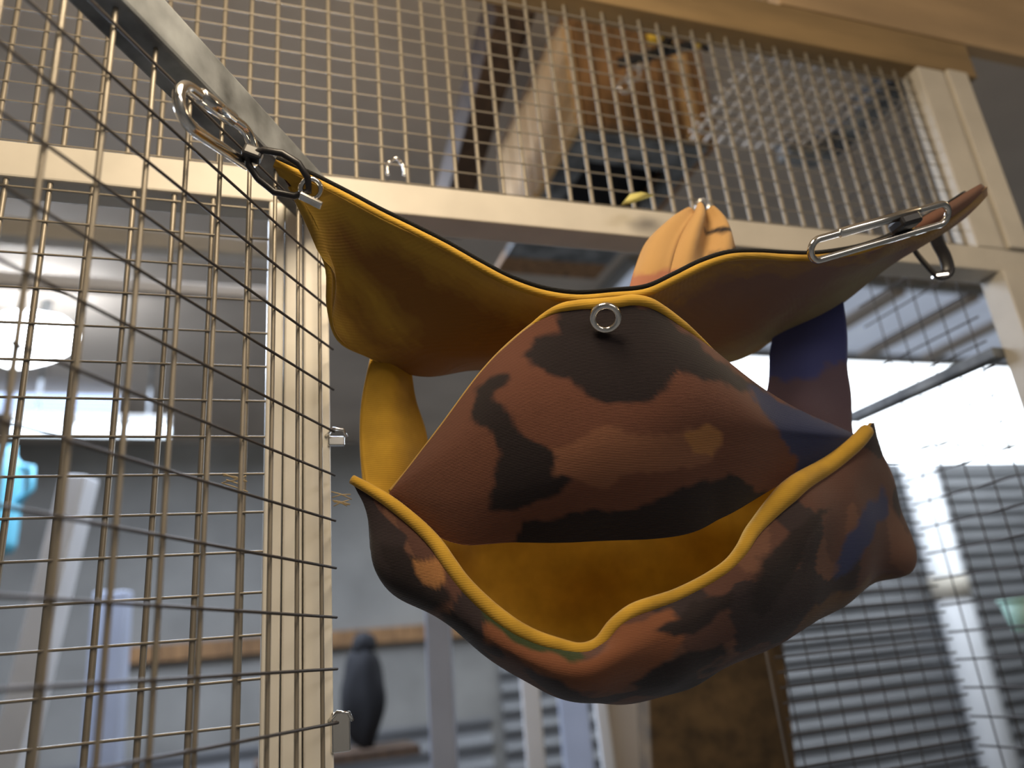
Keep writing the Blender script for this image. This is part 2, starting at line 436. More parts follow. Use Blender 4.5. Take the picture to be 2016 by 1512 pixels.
def grid(rows, nu, nv, ripple=None):
    """rows: lists of (px, py, depth) control points -> nv x nu lattice of points"""
    rs = [resample([P(*p) for p in r], nu) for r in rows]
    L = []
    for j in range(nv):
        L.append([cr([r[i] for r in rs], j / (nv - 1)) for i in range(nu)])
    return L
def normals(L):
    nv, nu = len(L), len(L[0]); N = []
    for j in range(nv):
        row = []
        for i in range(nu):
            a = L[j][min(i + 1, nu - 1)] - L[j][max(i - 1, 0)]; b = L[min(j + 1, nv - 1)][i] - L[max(j - 1, 0)][i]
            n = a.cross(b); row.append(n.normalized() if n.length > 1e-12 else Vector((0, 0, 1)))
        N.append(row)
    return N
def wrinkle(L, amp, freq, seed):
    N = normals(L)
    return [[p + N[j][i] * amp * noise.noise(p * freq + Vector((seed, 0, 0))) for i, p in enumerate(r)] for j, r in enumerate(L)]
def sheet(name, L, off, th, m, parent, label=None):
    """a cloth slab whose mid surface lies at L + normal*off"""
    N = normals(L); nv, nu = len(L), len(L[0]); vs = []; fs = []
    for s in (off - th / 2, off + th / 2):
        for j in range(nv):
            for i in range(nu): vs.append(L[j][i] + N[j][i] * s)
    B = nv * nu; idx = lambda j, i, b: b * B + j * nu + i
    for j in range(nv - 1):
        for i in range(nu - 1):
            fs.append((idx(j, i, 1), idx(j, i + 1, 1), idx(j + 1, i + 1, 1), idx(j + 1, i, 1)))
            fs.append((idx(j, i, 0), idx(j + 1, i, 0), idx(j + 1, i + 1, 0), idx(j, i + 1, 0)))
    for i in range(nu - 1):
        for j in (0, nv - 1): fs.append((idx(j, i, 0), idx(j, i + 1, 0), idx(j, i + 1, 1), idx(j, i, 1)))
    for j in range(nv - 1):
        for i in (0, nu - 1): fs.append((idx(j, i, 0), idx(j + 1, i, 0), idx(j + 1, i, 1), idx(j, i, 1)))
    o = frommesh(name, vs, fs, m, parent, True)
    if label: o['label'] = label
    return o
def twoply(name, L, camo_side, parent, patches=(), base=BROWN, blobs=None, thc=0.0012, thl=0.0022, label=None, llabel=None):
    """camouflage canvas on one side (+1 along the normal, -1 against it), fleece on the other; the fleece is a child of the canvas"""
    c = sheet(name, L, camo_side * thc / 2, thc, MT['camo'], parent, label)
    colour_mesh(c.data, patches, base, blobs)
    f = sheet('fleece_lining', L, -camo_side * (thl / 2 + 0.0001), thl, MT['fleece'], c, llabel)
    return c, f
ham = thing('hammock', 'double-deck camouflage canvas hammock lined with yellow fleece, hanging in the doorway', 'hammock', P(1200, 900, 0.46))
# --- upper sheet, seen from below
near = [(540, 322, .395), (650, 375, .402), (800, 452, .408), (960, 540, .412), (1100, 590, .416), (1190, 584, .416), (1285, 574, .420), (1428, 512, .435), (1560, 507, .452), (1700, 490, .472), (1835, 432, .492), (1938, 366, .505)]
mid1 = [(552, 338, .398), (640, 430, .410), (745, 520, .425), (900, 590, .436), (1050, 640, .445), (1190, 640, .455), (1320, 620, .462), (1440, 580, .468), (1580, 540, .472), (1720, 500, .480), (1850, 440, .496), (1938, 374, .507)]
mid2 = [(562, 352, .400), (628, 460, .412), (690, 600, .440), (830, 680, .450), (980, 700, .470), (1190, 710, .492), (1340, 690, .502), (1480, 640, .500), (1610, 575, .498), (1760, 496, .492), (1870, 436, .500), (1939, 380, .508)]
far = [(572, 366, .402), (612, 452, .412), (646, 540, .422), (655, 650, .440), (735, 705, .462), (840, 733, .485), (970, 722, .505), (1200, 740, .525), (1420, 712, .535), (1540, 655, .532), (1660, 592, .524), (1790, 492, .506), (1890, 430, .505), (1940, 384, .509)]
L = grid([near, mid1, mid2, far], 150, 50)
L = wrinkle(L, .004, 22, 1.0)
top, toplin = twoply('upper_sheet', L, +1, ham, (), BROWN, (26, DARK, TANC))
GOLD, UMB, MAUVE = (.56, .34, .055), (.29, .135, .035), (.27, .165, .145)  # painted light: umber for shaded fleece, gold where edges and folds catch light
colour_mesh(toplin.data, [
    ([(1180, 560), (1300, 570), (1430, 500), (1600, 495), (1960, 340), (1960, 420), (1700, 620), (1420, 740), (1150, 760)], MAUVE),
    ([(1780, 500), (1660, 620), (1420, 740), (1400, 705), (1600, 600), (1700, 520)], (.36, .31, .19)),  # grey-green: blue light on the fleece edge, painted in
    ([(530, 300), (640, 350), (800, 440), (960, 530), (1120, 585), (1300, 570), (1330, 590), (1200, 605), (1090, 640), (930, 580), (760, 480), (660, 440), (620, 480), (560, 400)], GOLD),
    ([(635, 470), (700, 520), (815, 660), (800, 685), (720, 620), (660, 540)], GOLD),
    ([(600, 440), (655, 480), (690, 640), (770, 715), (730, 720), (640, 660)], GOLD),
    ([(1270, 580), (1430, 505), (1560, 500), (1720, 480), (1940, 360), (1945, 385), (1800, 470), (1560, 520), (1440, 530), (1290, 592)], GOLD)], UMB, None, 22)
toplin.data.materials[0] = MT['fleece_shaded']
toplin['label'] = 'underside of the upper sheet, shade and lit folds in its brown and gold'
n0 = normals(L)
cc = (L[25][40] - CAM).dot(n0[25][40])
def hem(name, Lrow, rad, parent, m='fleece', seg=10, n=140, flat=1.0):
    pts = resample(Lrow, n)
    if hasattr(rad, '__len__'):
        k = len(rad) - 1; rr = []
        for i in range(n):
            x = i / (n - 1) * k; a = min(int(x), k - 1); rr.append(rad[a] + (rad[a + 1] - rad[a]) * (x - a))
    else: rr = rad
    return tube(name, pts, rr, MT[m], parent, seg, False, flat)
def rowpts(row): return [P(*p) for p in row]
hem('hem', [p for p in L[0][::6]], .0022, top)
hem('hem', [p for p in L[-1][::6]], .0018, top)
# dark piping just above the front hem
hem('piping', [p + UV * .0035 + F * .003 for p in L[0][::6]], .0016, top, 'camo')
# --- middle deck, a pointed panel seen from below
m0 = [(768, 968, .428), (860, 858, .424), (975, 708, .418), (1060, 632, .412), (1110, 606, .409), (1190, 598, .408), (1288, 600, .414), (1420, 708, .437), (1520, 782, .456), (1600, 828, .470), (1692, 862, .486)]
m1 = [(768, 971, .428), (880, 900, .414), (1000, 830, .402), (1120, 790, .396), (1220, 770, .396), (1330, 780, .402), (1440, 800, .420), (1540, 835, .445), (1692, 863, .486)]
m2 = [(769, 973, .428), (880, 980, .412), (1000, 960, .400), (1150, 930, .394), (1290, 910, .400), (1420, 885, .418), (1540, 870, .446), (1692, 864, .486)]
m3 = [(770, 976, .428), (845, 1040, .420), (910, 1068, .415), (1010, 1064, .412), (1150, 1064, .412), (1340, 1052, .420), (1420, 1020, .430), (1490, 980, .444), (1600, 918, .466), (1692, 866, .486)]
L = grid([m0, m1, m2, m3], 150, 90)
L = wrinkle(L, .003, 18, 4.0)
MIDP = [
    ([(1095, 612), (1190, 600), (1300, 606), (1385, 685), (1450, 730), (1530, 790), (1455, 765), (1335, 730), (1290, 785), (1190, 800), (1110, 745), (1032, 695), (1055, 672), (1105, 662)], DARK),
    ([(925, 805), (965, 785), (1005, 825), (1080, 880), (1135, 955), (1060, 985), (1000, 1020), (955, 1010), (985, 920), (980, 885), (940, 830)], DARK),
    ([(1000, 1085), (1020, 1035), (1120, 1005), (1250, 1000), (1330, 965), (1440, 935), (1520, 980), (1350, 1075), (1100, 1085)], DARK),
    ([(1470, 755), (1570, 800), (1720, 860), (1650, 900), (1580, 940), (1540, 860), (1500, 815)], NAVY),
    ([(928, 805), (943, 765), (1000, 732), (1000, 750), (945, 808)], DARK),
    ([(1090, 880), (1180, 850), (1300, 860), (1360, 840), (1430, 870), (1400, 905), (1290, 930), (1180, 950), (1090, 940)], (.235, .10, .055)),
    ([(1350, 850), (1400, 842), (1428, 868), (1400, 895), (1360, 890)], TANC),
]
midc, midl = twoply('middle_deck', L, -1, ham, MIDP, BROWN)
hem('hem', [p for p in L[0][:95:5]], .0013, midc, 'thread')
hem('hem', [p for p in L[0][48:100:4]], [.001, .003, .0034, .0034, .003, .0012], top)
# --- lower pouch: front rim, front, underside, back
r0 = [(690, 945, .425), (762, 985, .421), (850, 1062, .412), (912, 1150, .405), (1000, 1228, .398), (1090, 1272, .394), (1152, 1290, .392), (1192, 1262, .394), (1228, 1214, .397), (1330, 1170, .405), (1438, 1110, .415), (1490, 1035, .428), (1570, 955, .448), (1650, 902, .468), (1722, 832, .488)]
r1 = [(720, 1010, .425), (760, 1110, .414), (860, 1180, .402), (960, 1255, .393), (1060, 1310, .386), (1150, 1325, .382), (1230, 1290, .384), (1340, 1240, .392), (1460, 1175, .404), (1560, 1090, .420), (1640, 1010, .442), (1700, 940, .468), (1735, 890, .490)]
r2 = [(728, 1060, .428), (770, 1150, .420), (860, 1220, .412), (960, 1285, .405), (1070, 1342, .400), (1170, 1366, .398), (1280, 1350, .400), (1400, 1305, .410), (1530, 1235, .422), (1630, 1160, .438), (1710, 1080, .460), (1752, 1000, .482), (1748, 930, .495)]
r3 = [(732, 1080, .436), (790, 1165, .440), (880, 1228, .440), (980, 1290, .440), (1090, 1345, .442), (1190, 1368, .444), (1300, 1355, .446), (1410, 1310, .452), (1530, 1255, .460), (1640, 1190, .468), (1725, 1146, .480), (1788, 1122, .488), (1792, 1060, .494), (1764, 985, .498)]
r4 = [(735, 1050, .450), (800, 1120, .470), (900, 1190, .488), (1000, 1235, .495), (1100, 1268, .500), (1200, 1285, .502), (1310, 1270, .504), (1410, 1240, .506), (1520, 1190, .506), (1620, 1130, .506), (1690, 1070, .506), (1740, 1020, .506), (1750, 960, .504)]
r5 = [(735, 1000, .458), (820, 1040, .490), (920, 1080, .508), (1010, 1100, .516), (1110, 1110, .522), (1210, 1120, .524), (1310, 1110, .526), (1420, 1080, .526), (1520, 1040, .524), (1600, 1000, .520), (1660, 960, .514), (1710, 920, .508), (1735, 880, .502)]
r6 = [(735, 960, .460), (830, 960, .495), (930, 960, .514), (1020, 960, .524), (1110, 960, .530), (1210, 960, .532), (1310, 950, .534), (1420, 940, .534), (1520, 920, .530), (1600, 890, .524), (1660, 870, .518), (1700, 850, .510), (1728, 840, .502)]
L = grid([r0, r1, r2, r3, r4, r5, r6], 170, 150)
L = wrinkle(L, .0045, 26, 8.0)
NP = normals(L)
L = [[p + NP[j][i] * (.014 * min(1, max(0, (j - 70) / 25)) * noise.noise(p * 19 + Vector((2, 7, 1)))) for i, p in enumerate(r)] for j, r in enumerate(L)]
POUP = [
    ([(955, 1190), (1060, 1260), (1150, 1296), (1240, 1235), (1330, 1190), (1345, 1260), (1290, 1330), (1180, 1368), (1050, 1325), (960, 1262)], RUST),
    ([(940, 1180), (1010, 1225), (1150, 1288), (1120, 1303), (1010, 1268), (955, 1215)], GREEN),
    ([(1240, 1340), (1330, 1300), (1430, 1262), (1440, 1290), (1330, 1345), (1260, 1365)], DARK),
    ([(1480, 1190), (1500, 1100), (1580, 1030), (1640, 990), (1600, 1060), (1560, 1130), (1500, 1215)], DARK),
    ([(1650, 1100), (1700, 1000), (1740, 960), (1745, 1010), (1700, 1090), (1640, 1150)], NAVY),
    ([(1560, 1270), (1600, 1190), (1700, 1150), (1800, 1120), (1700, 1210), (1600, 1280)], (.13, .07, .035)),
    ([(1290, 1240), (1370, 1190), (1440, 1160), (1430, 1200), (1360, 1250)], DARK),
    ([(870, 1210), (930, 1230), (970, 1290), (900, 1270)], DARK),
    ([(740, 1060), (800, 1080), (860, 1130), (900, 1190), (830, 1210), (770, 1150)], DARK),
    ([(820, 1110), (880, 1105), (885, 1150), (830, 1150)], TANC),
]
pou, poul = twoply('lower_pouch', L, -1, ham, POUP, (.10, .046, .034), (30, (.035, .024, .026), (.15, .07, .045)))
hem('rim_hem', [p for p in L[0][::5]], [.0026, .0036, .004, .0042, .0044, .004, .0036, .004, .0034, .0034, .0045, .0068, .0060, .0052, .0044], pou)
# --- side straps
sl = [[(738, 690, .468), (770, 700, .472), (806, 722, .480)], [(724, 750, .462), (770, 755, .462), (818, 790, .478)], [(714, 820, .455), (770, 825, .455), (834, 860, .476)], [(714, 890, .446), (770, 900, .448), (840, 925, .474)], [(722, 968, .436), (770, 985, .440), (850, 1000, .470)]]
Ls = grid(sl, 24, 40); Ls = wrinkle(Ls, .003, 30, 3.0)
s1, s1l = twoply('side_strap', Ls, +1, ham, (), BROWN, (30, DARK, TANC))
hem('hem', [r[0] for r in Ls[::4]], .0018, s1, n=60)
sr = [[(1528, 640, .534), (1590, 615, .528), (1660, 590, .522)], [(1516, 690, .524), (1590, 680, .516), (1668, 670, .520)], [(1514, 750, .512), (1590, 750, .502), (1670, 750, .516)], [(1505, 800, .500), (1590, 815, .494), (1676, 840, .508)], [(1520, 850, .494), (1600, 880, .494), (1690, 880, .504)]]
Ls = grid(sr, 24, 40); Ls = wrinkle(Ls, .003, 30, 5.0)
s2, s2l = twoply('side_strap', Ls, -1, ham, [([(1490, 560), (1690, 560), (1690, 690), (1600, 740), (1490, 760)], (.07, .08, .24))], (.15, .10, .13), None)  # upper patch carries the blue flare light in its colour
# --- gathered rear corner rising to its clip on the beam
rc = [[(1236, 582, .470), (1300, 580, .468), (1370, 570, .472), (1440, 540, .480)],
      [(1252, 530, .484), (1300, 520, .478), (1370, 515, .484), (1450, 508, .492)],
      [(1275, 478, .498), (1320, 470, .492), (1380, 468, .496), (1448, 478, .504)],
      [(1318, 436, .510), (1350, 430, .506), (1385, 430, .508), (1430, 446, .514)],
      [(1352, 416, .517), (1368, 414, .516), (1385, 414, .516), (1400, 420, .518)]]
Lr = grid(rc, 70, 40)
N = normals(Lr)
Lr = [[p + N[j][i] * .0046 * math.sin(i / 69 * 5.2 * math.pi) * min(1, .25 + j / 22) * (1 if i > 22 else .35) for i, p in enumerate(r)] for j, r in enumerate(Lr)]
s3, s3l = twoply('rear_corner', Lr, +1, ham, [([(1200, 610), (1225, 540), (1280, 545), (1340, 520), (1330, 560), (1300, 600)], (.42, .17, .10)), ([(1395, 455), (1450, 430), (1450, 448), (1400, 470)], DARK), ([(1385, 510), (1470, 480), (1470, 510), (1390, 530)], DARK)], (.55, .32, .12), None)
# --- grommet on the peak
def ring(name, c, n, r, t, m, parent, flat=1.0, k=28):
    n = n.normalized(); a = n.orthogonal().normalized(); b = n.cross(a)
    return tube(name, [c + a * (r * math.cos(2 * math.pi * i / k)) + b * (r * math.sin(2 * math.pi * i / k)) for i in range(k)], t, MT[m], parent, 8, True, flat)
ring('grommet', P(1192, 626, .3985), P(1192, 626, .39) - CAM + Vector((0, 0, .16)), .0066, .0018, 'chrome', ham)['label'] = 'silver grommet at the peak'

# ------------------------------------------------------------------ clips and carabiners
def oval(a, b, wdt, n=40, tilt=None):         # closed racetrack path from a to b, width wdt
    a, b = Vector(a), Vector(b); x = (b - a); Ln = x.length; x.normalize()
    side = (tilt if tilt is not None else x.cross(F)).normalized(); side = (side - x * side.dot(x)).normalized()
    r = wdt / 2; pts = []
    for i in range(n // 2 + 1):
        t = math.pi * i / (n // 2); pts.append(b - x * r + x * (r * math.sin(t)) + side * (r * math.cos(t)))
    for i in range(n // 2 + 1):
        t = math.pi * i / (n // 2); pts.append(a + x * r - x * (r * math.sin(t)) - side * (r * math.cos(t)))
    return pts
def carab(path, r, parent):
    tube('frame', path, r, MT['chrome'], parent, 10, True)
    a, b = path[-1], path[0]
    tube('gate', [a.lerp(b, .15), a.lerp(b, .16), a.lerp(b, .8), a.lerp(b, .81)], [r * 1.05, r * 1.35, r * 1.35, r * 1.05], MT['chrome'], parent, 10)
# left: steel carabiner on the door rail, black swivel ring through the tip of the upper sheet
k1 = thing('carabiner', 'large silver carabiner hooked under the grey door rail at the upper left', 'carabiner', P(345, 180, .375))
def cp(px, py, off=.013): return hit(px, py, H + NDR * off, NDR)
ca, cb_ = cp(352, 196), cp(500, 300)
carab(oval(ca, cb_, .021, tilt=NDR.cross(cb_ - ca)), .0030, k1)
beam('sleeve', P(478, 296, .391), P(516, 310, .393), .007, .007, MT['black'], k1, .0015)
k2 = thing('strap_ring', 'black ring joining the silver carabiner to the tip of the upper left hammock corner', 'ring', P(560, 330, .394))
tube('ring', [P(*p) for p in [(488, 303, .391), (520, 296, .391), (556, 302, .3915), (588, 322, .392), (606, 350, .394), (608, 376, .397), (580, 386, .397), (540, 378, .396), (508, 352, .394), (490, 326, .392)]], .0019, MT['black'], k2, 8, True)
beam('buckle', P(590, 384, .393), P(634, 406, .396), .005, .0024, MT['chrome'], k2, .0008)
ring('grommet', P(612, 372, .3965), P(612, 372, .39) - CAM, .005, .0014, 'chrome', ham)
# right: carabiner lying along the upper edge, its sleeve, the end loop through the folded tip
k3 = thing('carabiner', 'long silver carabiner lying along the top edge of the right hammock corner', 'carabiner', P(1600, 500, .47))
pa, pb = P(1596, 496, .444), P(1866, 418, .474)
path = oval(pa, pb, .0125, 44, UV * 0.9 - F * 0.3)
carab(path, .0021, k3)
q = pb - pa
beam('sleeve', pa + q * .60 + UV * .001, pa + q * .75 + UV * .001, .013, .0075, MT['black'], k3, .002)
# camouflage tab folded over at the right tip
tb = [[(1790, 468, .487), (1850, 440, .489), (1905, 402, .4985), (1937, 372, .505)], [(1798, 452, .484), (1850, 425, .486), (1900, 392, .4965), (1934, 368, .504)], [(1812, 432, .487), (1855, 408, .490), (1896, 384, .4995), (1930, 364, .505)]]
Lt = grid(tb, 40, 12)
tb_c, tb_f = twoply('corner_tab', Lt, +1, ham, (), (.17, .075, .045), None)
# dark webbing loop hanging under the right corner
k4 = thing('webbing_loop', 'dark blue-black webbing loop hanging in a V below the right carabiner', 'strap', P(1830, 500, .54))
vp = [P(*p) for p in [(1792, 470, .535), (1800, 492, .538), (1822, 520, .540), (1846, 543, .542), (1866, 535, .543), (1860, 505, .545), (1846, 478, .546), (1838, 455, .546)]]
tube('webbing', resample(vp, 40), .0042, MT['black'], k4, 10, False, .35)
beam('clip', P(1836, 545, .541), P(1866, 541, .542), .004, .003, MT['chrome'], k4, .0008)
def small_clip(px, py, label, du=0.012):
    u, z = fp(px, py, 0.008)
    c = pos(u, 0.003, z); t = thing('mesh_clip', label, 'clip', c)
    pts = [c + W * (-du / 2) + Z * -.007, c + W * (-du / 2) + Z * .001, c + W * (-du * .36) + Z * .0045, c + Z * .006 - D * .003, c + W * (du * .36) + Z * .004, c + W * (du / 2), c + W * (du / 2) + Z * -.006]
    tube('hook', resample(pts, 26), .0012, MT['chrome'], t, 8)
    return t
small_clip(777, 338, 'small bright wire clip above the beam, nearest the left post')
small_clip(1378, 415, 'small bright clip on the beam holding the gathered rear hammock corner')
def post_clip(px, py, label, h):
    u, z = fp(px, py); c = pos(u, -0.003, z); t = thing('post_clip', label, 'clip', c)
    boxm('plate', (.010, .003, h), c + W * .002 - Z * h * .2, RC, MT['chrome'], t, .0008)
    tube('hook', [c + W * -.004 + Z * .002, c + Z * .006 - D * .003, c + W * .006 + Z * .005 - D * .004, c + W * .008 + Z * .001 - D * .002], .001, MT['chrome'], t, 8)
post_clip(662, 1425, 'shiny metal clip low on the right edge of the left post', .02)
post_clip(654, 868, 'tiny metal hook on the right edge of the left post beside the yellow strap', .006)
# bits of hay caught in the wire
def hay(px, py, d, label, grp, n=6, s=.016):
    c = P(px, py, d); t = thing('hay_wisp', label, 'hay', c)
    rnd = random.Random(px)
    for i in range(n):
        dv = (RV * rnd.uniform(.4, 1) + UV * rnd.uniform(-.35, .35)) * s
        o_ = UV * rnd.uniform(-.003, .003)
        tube('straw', [c + o_ - dv * .5, c + o_ + UV * rnd.uniform(-.001, .001), c + o_ + dv * .5], .00035, MT['hay'], t, 5)
hay(672, 984, .452, 'wisp of dry hay sticking out of the left post beside the pouch', None)
hay(462, 948, .40, 'wisp of dry hay caught in the open door mesh', None, 6, .014)

# ------------------------------------------------------------------ nest box hanging behind the beam
u0, v0, z0 = uvz(P(1135, 242, 1.05))
u1 = fp(1418, 285, v0)[0]; z1 = fp(1112, 40, v0)[1]
v1 = sp(1000, 505, u0)[0]
nb = thing('nest_box', 'long wooden nest box with a tan side and open black underside above the beam', 'box', pos(u0, v0, z0))
v1 = min(v1, v0 + 0.9)
nbrd = 9
for i in range(nbrd):
    a = v0 + (v1 - v0) * i / nbrd; b = v0 + (v1 - v0) * (i + 1) / nbrd
    cbox('side_plank', u0 - random.uniform(0, .003), u0 + .012, a + .001, b - .001, z0, z1 - random.uniform(0, .01), MT['tan'], nb, .001)
nf = 8
for i in range(nf):
    a = u0 + .013 + (u1 - u0 - .013) * i / nf; b = u0 + .013 + (u1 - u0 - .013) * (i + 1) / nf
    cbox('front_slat', a + .001, b - .001, v0 - random.uniform(0, .004), v0 + .012, z0 + random.uniform(0, .006), z1, MT['tan'] if i in (6,) else MT['brown'], nb, .001)
cbox('side_panel', u1 - .012, u1, v0 + .013, v1, z0, z1, MT['brown'], nb)
cbox('back_panel', u0 + .012, u1 - .012, v1 - .012, v1, z0, z1, MT['brown'], nb)
cbox('lid', u0, u1, v0, v1, z1, z1 + .012, MT['brown'], nb)
cbox('cavity_shade', u0 + .014, u1 - .014, v0 + .014, v1 - .014, z0 + .05, z0 + .058, MT['dark'], nb)  # dark sheet standing in for the shade inside the open box
for a in ((u0 + .012, u1 - .012, v0 + .012, v0 + .075), (u0 + .012, u1 - .012, v0 + .30, v0 + .36), (u0 + .012, u0 + .05, v0 + .075, v0 + .30), (u1 - .04, u1 - .012, v0 + .075, v0 + .30)):
    cbox('base_frame', *a, z0 - .002, z0 + .012, MT['grey'], nb, .001)
cbox('base_board', u0 + .012, u1 - .012, v0 + .42, v1 - .012, z0 + .0, z0 + .012, MT['brown'], nb, .001)
# things on the front of the box
tl = thing('clamp', 'black bar clamp with two yellow grips lying at the top front of the nest box', 'clamp', P(1330, 100, 1.0))
beam('bar', P(1215, 125, 1.02), P(1402, 78, 1.0), .012, .010, MT['black'], tl)
for x, y in ((1290, 72), (1380, 80)):
    beam('grip', P(x - 16, y + 3, 1.0), P(x + 16, y - 6, .995), .016, .014, MT['yellow'], tl, .003)
beam('jaw', P(1300, 105, 1.0), P(1322, 62, 1.0), .014, .012, MT['black'], tl)
beam('jaw', P(1385, 95, .995), P(1406, 70, .995), .014, .012, MT['black'], tl)
ch = thing('chain', 'short grey chain hanging from the clamp over the nest box slats', 'chain', P(1240, 120, 1.02))
for i in range(6):
    t = i / 5; c = P(1275 - 45 * t, 108 + 62 * t, 1.02)
    ring('link', c, F if i % 2 else RV, .008, .0022, 'chrome', ch)
lf = thing('leaf_scrap', 'pale yellow leaf scrap standing on the beam below the nest box', 'leaf', P(1245, 388, .60))
frommesh('leaf', [P(1222, 404, .586), P(1240, 382, .588), P(1262, 378, .590), P(1290, 384, .592), P(1262, 392, .585), P(1240, 402, .584), P(1255, 386, .596)], [(0, 1, 6), (1, 2, 6), (2, 3, 6), (3, 4, 6), (4, 5, 6), (5, 0, 6), (0, 5, 4, 3, 2, 1)], MT['lime'], lf, True)

# ------------------------------------------------------------------ timber, boards and poles around the cage
r1_ = thing('rafter', 'dark brown rough timber rafter slanting behind the upper mesh', 'rafter', P(1000, 30, 1.5))
beam('timber', P(1000, 0, 1.02), P(878, 440, 1.3), .045, .075, MT['darkwood'], r1_, .004)
beam('batten', P(1040, 5, 1.03), P(972, 190, 1.15), .018, .04, MT['darkwood'], r1_, .003)
pl = thing('plywood_board', 'pale brown plywood board standing on top of the cage at the right', 'board', pos(.6, .1, ZT0 + .06))
cbox('board', .46, 1.6, 0.0, 0.016, ZT0 + .047, ZT0 + .24, MT['plywood'], pl)
cbox('batten', .46, .50, .017, .04, ZT0 + .047, ZT0 + .22, MT['timber'], pl)
def floor_pole(name, label, cat, top, bot, wpx, d, m, ztop=None, thick=None, grp=None):
    """upright member: passes through the pixels top and bot at about depth d; its foot stands on the floor"""
    a, b = P(*top, d), P(*bot, d)
    a = P(*top, d); b2 = hit(*bot, a, Vector((0, 1, 0)))
    k = a.z / max(a.z - b2.z, 1e-3); foot = a + (b2 - a) * k
    w = wpx / FPX * d
    t = thing(name, label, cat, foot, grp)
    beam('upright', foot, a, w, thick or w, m, t, .003, Vector((0, 1, 0)))
    boxm('foot_plate', (w * 2, w * 2, .008), Vector((foot.x, foot.y, .004)), Matrix.Identity(4), m, t, .002)
    return t
floor_pole('pole', 'white leaning pole farthest left behind the wire mesh', 'pole', (158, 940), (20, 1512), 52, 1.25, MT['whitepole'])
floor_pole('pole', 'blue-grey pole second from the left behind the wire mesh', 'pole', (205, 1165), (178, 1512), 30, 1.5, MT['bluepole'])
floor_pole('pole', 'blue-grey pole just left of the cream post, behind the mesh', 'pole', (238, 1165), (218, 1512), 34, 1.42, MT['bluepole'])
floor_pole('pole', 'pale blue pole just right of the cream post under the hammock', 'pole', (858, 1130), (876, 1512), 46, 1.2, MT['bluepole'])
floor_pole('pole', 'slim white pole under the lowest left part of the hammock', 'pole', (1036, 1250), (1056, 1512), 36, 1.3, MT['whitepole'])
floor_pole('pole', 'lilac-grey wide pole partly behind the off-white panel', 'pole', (1120, 1300), (1140, 1512), 56, 1.75, MT['bluepole'])
wp = thing('panel', 'off-white upright panel under the middle of the hammock, left of the trunk', 'panel', (0, 0, 0))
for nm, x0, x1, m, dy in (('panel_edge', 1158, 1182, MT['whitepole'], 0), ('panel_face', 1182, 1268, MT['whiteboard'], .01)):
    a = P(x0, 1300, 1.35); b = P(x1, 1300, 1.35)
    foot = Vector(((a.x + b.x) / 2 + .02, a.y, 0)); tp = Vector(((a.x + b.x) / 2, a.y, a.z))
    beam(nm, foot + Vector((0, dy, 0)), tp + Vector((0, dy, 0)), (b - a).length, .03, m, wp, .003, Vector((0, 1, 0)))
floor_pole('wooden_trunk', 'wide dark brown wooden trunk standing under the right half of the hammock', 'trunk', (1385, 1240), (1404, 1512), 252, .98, MT['trunk'], thick=.12)
# low wall things seen under the hammock and through the left mesh
sr_ = thing('wall_rail', 'brown wooden rail along the back wall just right of the cream post', 'rail', pos(0, VF - .06, 1))
ua_, za_ = fp(560, 1266, VF - .05); ub_, zb_ = fp(1010, 1258, VF - .05)
cbox('rail', ua_ - .6, ub_ + .3, VF - .05, VF - .005, za_ - .03, za_ + .03, MT['brown'], sr_)
cbox('bracket', ua_ + .1, ua_ + .13, VF - .06, VF - .004, za_ - .12, za_ - .03, MT['brown'], sr_)
sk = thing('feed_sack', 'dark lumpy sack against the back wall below the brown rail', 'sack', pos(0, 2.3, 1))
def lump(name, c, sx, sy, sz, m, parent, seed=1.0, amp=.12):
    bm = bmesh.new(); bmesh.ops.create_icosphere(bm, subdivisions=4, radius=1)
    for v in bm.verts:
        v.co *= 1 + amp * noise.noise(v.co * 1.8 + Vector((seed, 0, 0)))
        v.co = Vector((v.co.x * sx, v.co.y * sy, v.co.z * sz)) + c
    for f in bm.faces: f.smooth = True
    me = bpy.data.meshes.new(name); bm.to_mesh(me); bm.free(); return link(name, me, m, parent)
cS = P(715, 1370, 1.9); lump('sack_body', Vector((cS.x, cS.y, cS.z - .0)), .055, .05, .12, MT['dark'], sk, 2.0)
lump('sack_neck', Vector((cS.x + .005, cS.y, cS.z + .12)), .03, .03, .03, MT['dark'], sk, 4.0)
cbox('shelf_board', uvz(cS)[0] - .25, uvz(cS)[0] + .12, uvz(cS)[1] - .08, uvz(cS)[1] + .1, cS.z - .14, cS.z - .118, MT['darkwood'], sk)
jg = thing('jug', 'turquoise plastic jug at the far left behind the mesh', 'jug', P(8, 980, 1.6))
cJ = P(4, 985, 1.6)
pr = [(0, -.11), (.032, -.108), (.036, -.09), (.036, .04), (.030, .075), (.016, .095), (.014, .115), (0, .116)]
bm = bmesh.new(); prev = None
for r_, z_ in pr:
    rg = [bm.verts.new(cJ + Vector((r_ * math.cos(2 * math.pi * k / 20), r_ * math.sin(2 * math.pi * k / 20), z_))) for k in range(20)] if r_ else [bm.verts.new(cJ + Vector((0, 0, z_)))]
    if prev:
        for k in range(20):
            a = prev[k % len(prev)]; b = prev[(k + 1) % len(prev)]; c = rg[(k + 1) % len(rg)]; d = rg[k % len(rg)]
            f = [x for i, x in enumerate((a, b, c, d)) if x not in (a, b, c, d)[:i]]
            if len(f) > 2: bm.faces.new(f).smooth = True
    prev = rg
bmesh.ops.recalc_face_normals(bm, faces=bm.faces[:])
me = bpy.data.meshes.new('bottle_body'); bm.to_mesh(me); bm.free(); link('jug_body', me, MT['cyan'], jg)
tube('handle', [cJ + Vector(p) for p in ((.028, 0, .07), (.055, 0, .065), (.06, 0, .02), (.034, 0, -.01))], .006, MT['cyan'], jg, 8)
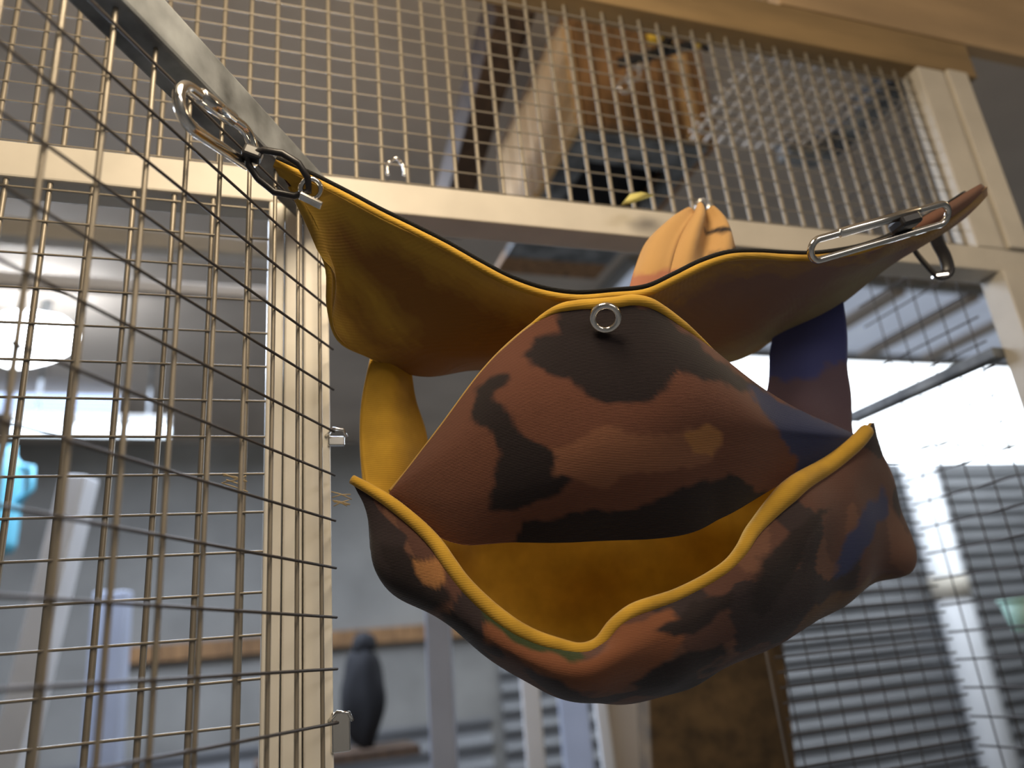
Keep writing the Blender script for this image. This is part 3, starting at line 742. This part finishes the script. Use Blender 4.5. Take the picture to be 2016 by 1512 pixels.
gb = thing('feeder_cup', 'pale green plastic cup hanging at the far right behind the side mesh', 'cup', P(2006, 1210, 1.15))
cG = P(2010, 1212, 1.15)
bm = bmesh.new(); bmesh.ops.create_cone(bm, cap_ends=True, segments=24, radius1=.016, radius2=.024, depth=.045)
for f in bm.faces: f.smooth = len(f.verts) == 4
bmesh.ops.translate(bm, verts=bm.verts, vec=cG); me = bpy.data.meshes.new('cup'); bm.to_mesh(me); bm.free(); link('cup_body', me, MT['palegreen'], gb)
ring('rim', cG + Z * .0225, Z, .024, .003, 'palegreen', gb)
# far cream rail seen through the left mesh, and the lamp below the ceiling
fr = thing('far_rail', 'cream rail of another cage seen through the left mesh below the beam', 'rail', P(200, 470, 1.2))
a_, b_ = P(-60, 448, 1.05), P(600, 502, 1.28)
beam('rail', a_, b_, .03, .030, MT['cream'], fr, .003)
beam('lower_rail', P(-60, 548, 1.1), P(600, 585, 1.33), .02, .022, MT['whiteboard'], fr, .003)
pi = thing('drain_pipe', 'bright white pipe running down the grey ribbed wall at the right', 'pipe', pos(fp(1900, 1300, VF - .1)[0], VF - .1, 0))
up_, zq = fp(1800, 905, VF - .1)
tube('pipe', [pos(up_, VF - .1, 0), pos(up_, VF - .1, zq * .5), pos(up_, VF - .1, zq)], .085, MT['whitepole'], pi, 24)
tube('collar', [pos(up_, VF - .1, 1.62), pos(up_, VF - .1, 1.74)], .093, MT['cream'], pi, 24)
fl_ = thing('work_lamp', 'glaring white work lamp at the left edge seen through the wire mesh', 'lamp', P(60, 670, 1.9))
cL = P(52, 668, 1.9)
lump('lamp_glass', cL, .12, .07, .065, MT['lamp'], fl_, 3.0, .16)
beam('bracket', cL + Vector((0, .05, .05)), Vector((cL.x, cL.y + .06, ZC)), .02, .02, MT['grey'], fl_)
ft = thing('strip_light', 'bright horizontal strip light at the left behind the wire mesh', 'lamp', P(160, 846, 2.2))
sA, sB = P(18, 844, 2.2), P(335, 850, 2.38)
tube('tube', [sA, sB], .019, MT['strip'], ft, 16)
beam('housing', sA + Z * .03, sB + Z * .03, .05, .03, MT['wall'], ft)
for k_ in (.15, .85):
    p_ = sA.lerp(sB, k_); beam('hanger', p_ + Z * .04, Vector((p_.x, p_.y, ZC)), .008, .008, MT['grey'], ft, 0)
rs = thing('roof_sheet', 'translucent ribbed roofing sheet lit from behind at the left edge', 'sheet', P(100, 770, 2.6))
ua_, va_ = zp(-60, 735, ZC - .03); ub_, vb_ = zp(240, 800, ZC - .03)
ua_, za_ = fp(-40, 815, 2.3); ub_, zb_ = fp(240, 728, 2.3)
nn = 13
for i in range(nn):
    z_a = za_ + (zb_ - za_) * i / nn; z_b = za_ + (zb_ - za_) * (i + 1) / nn
    cbox('rib', ua_, ub_, 2.3, 2.315 + .01 * (i % 2), z_a + .006, z_b - .003, MT['sheet'], rs, .003)
cbox('backing', ua_, ub_, 2.33, 2.34, za_, ZC, MT['wall'], rs, 0)
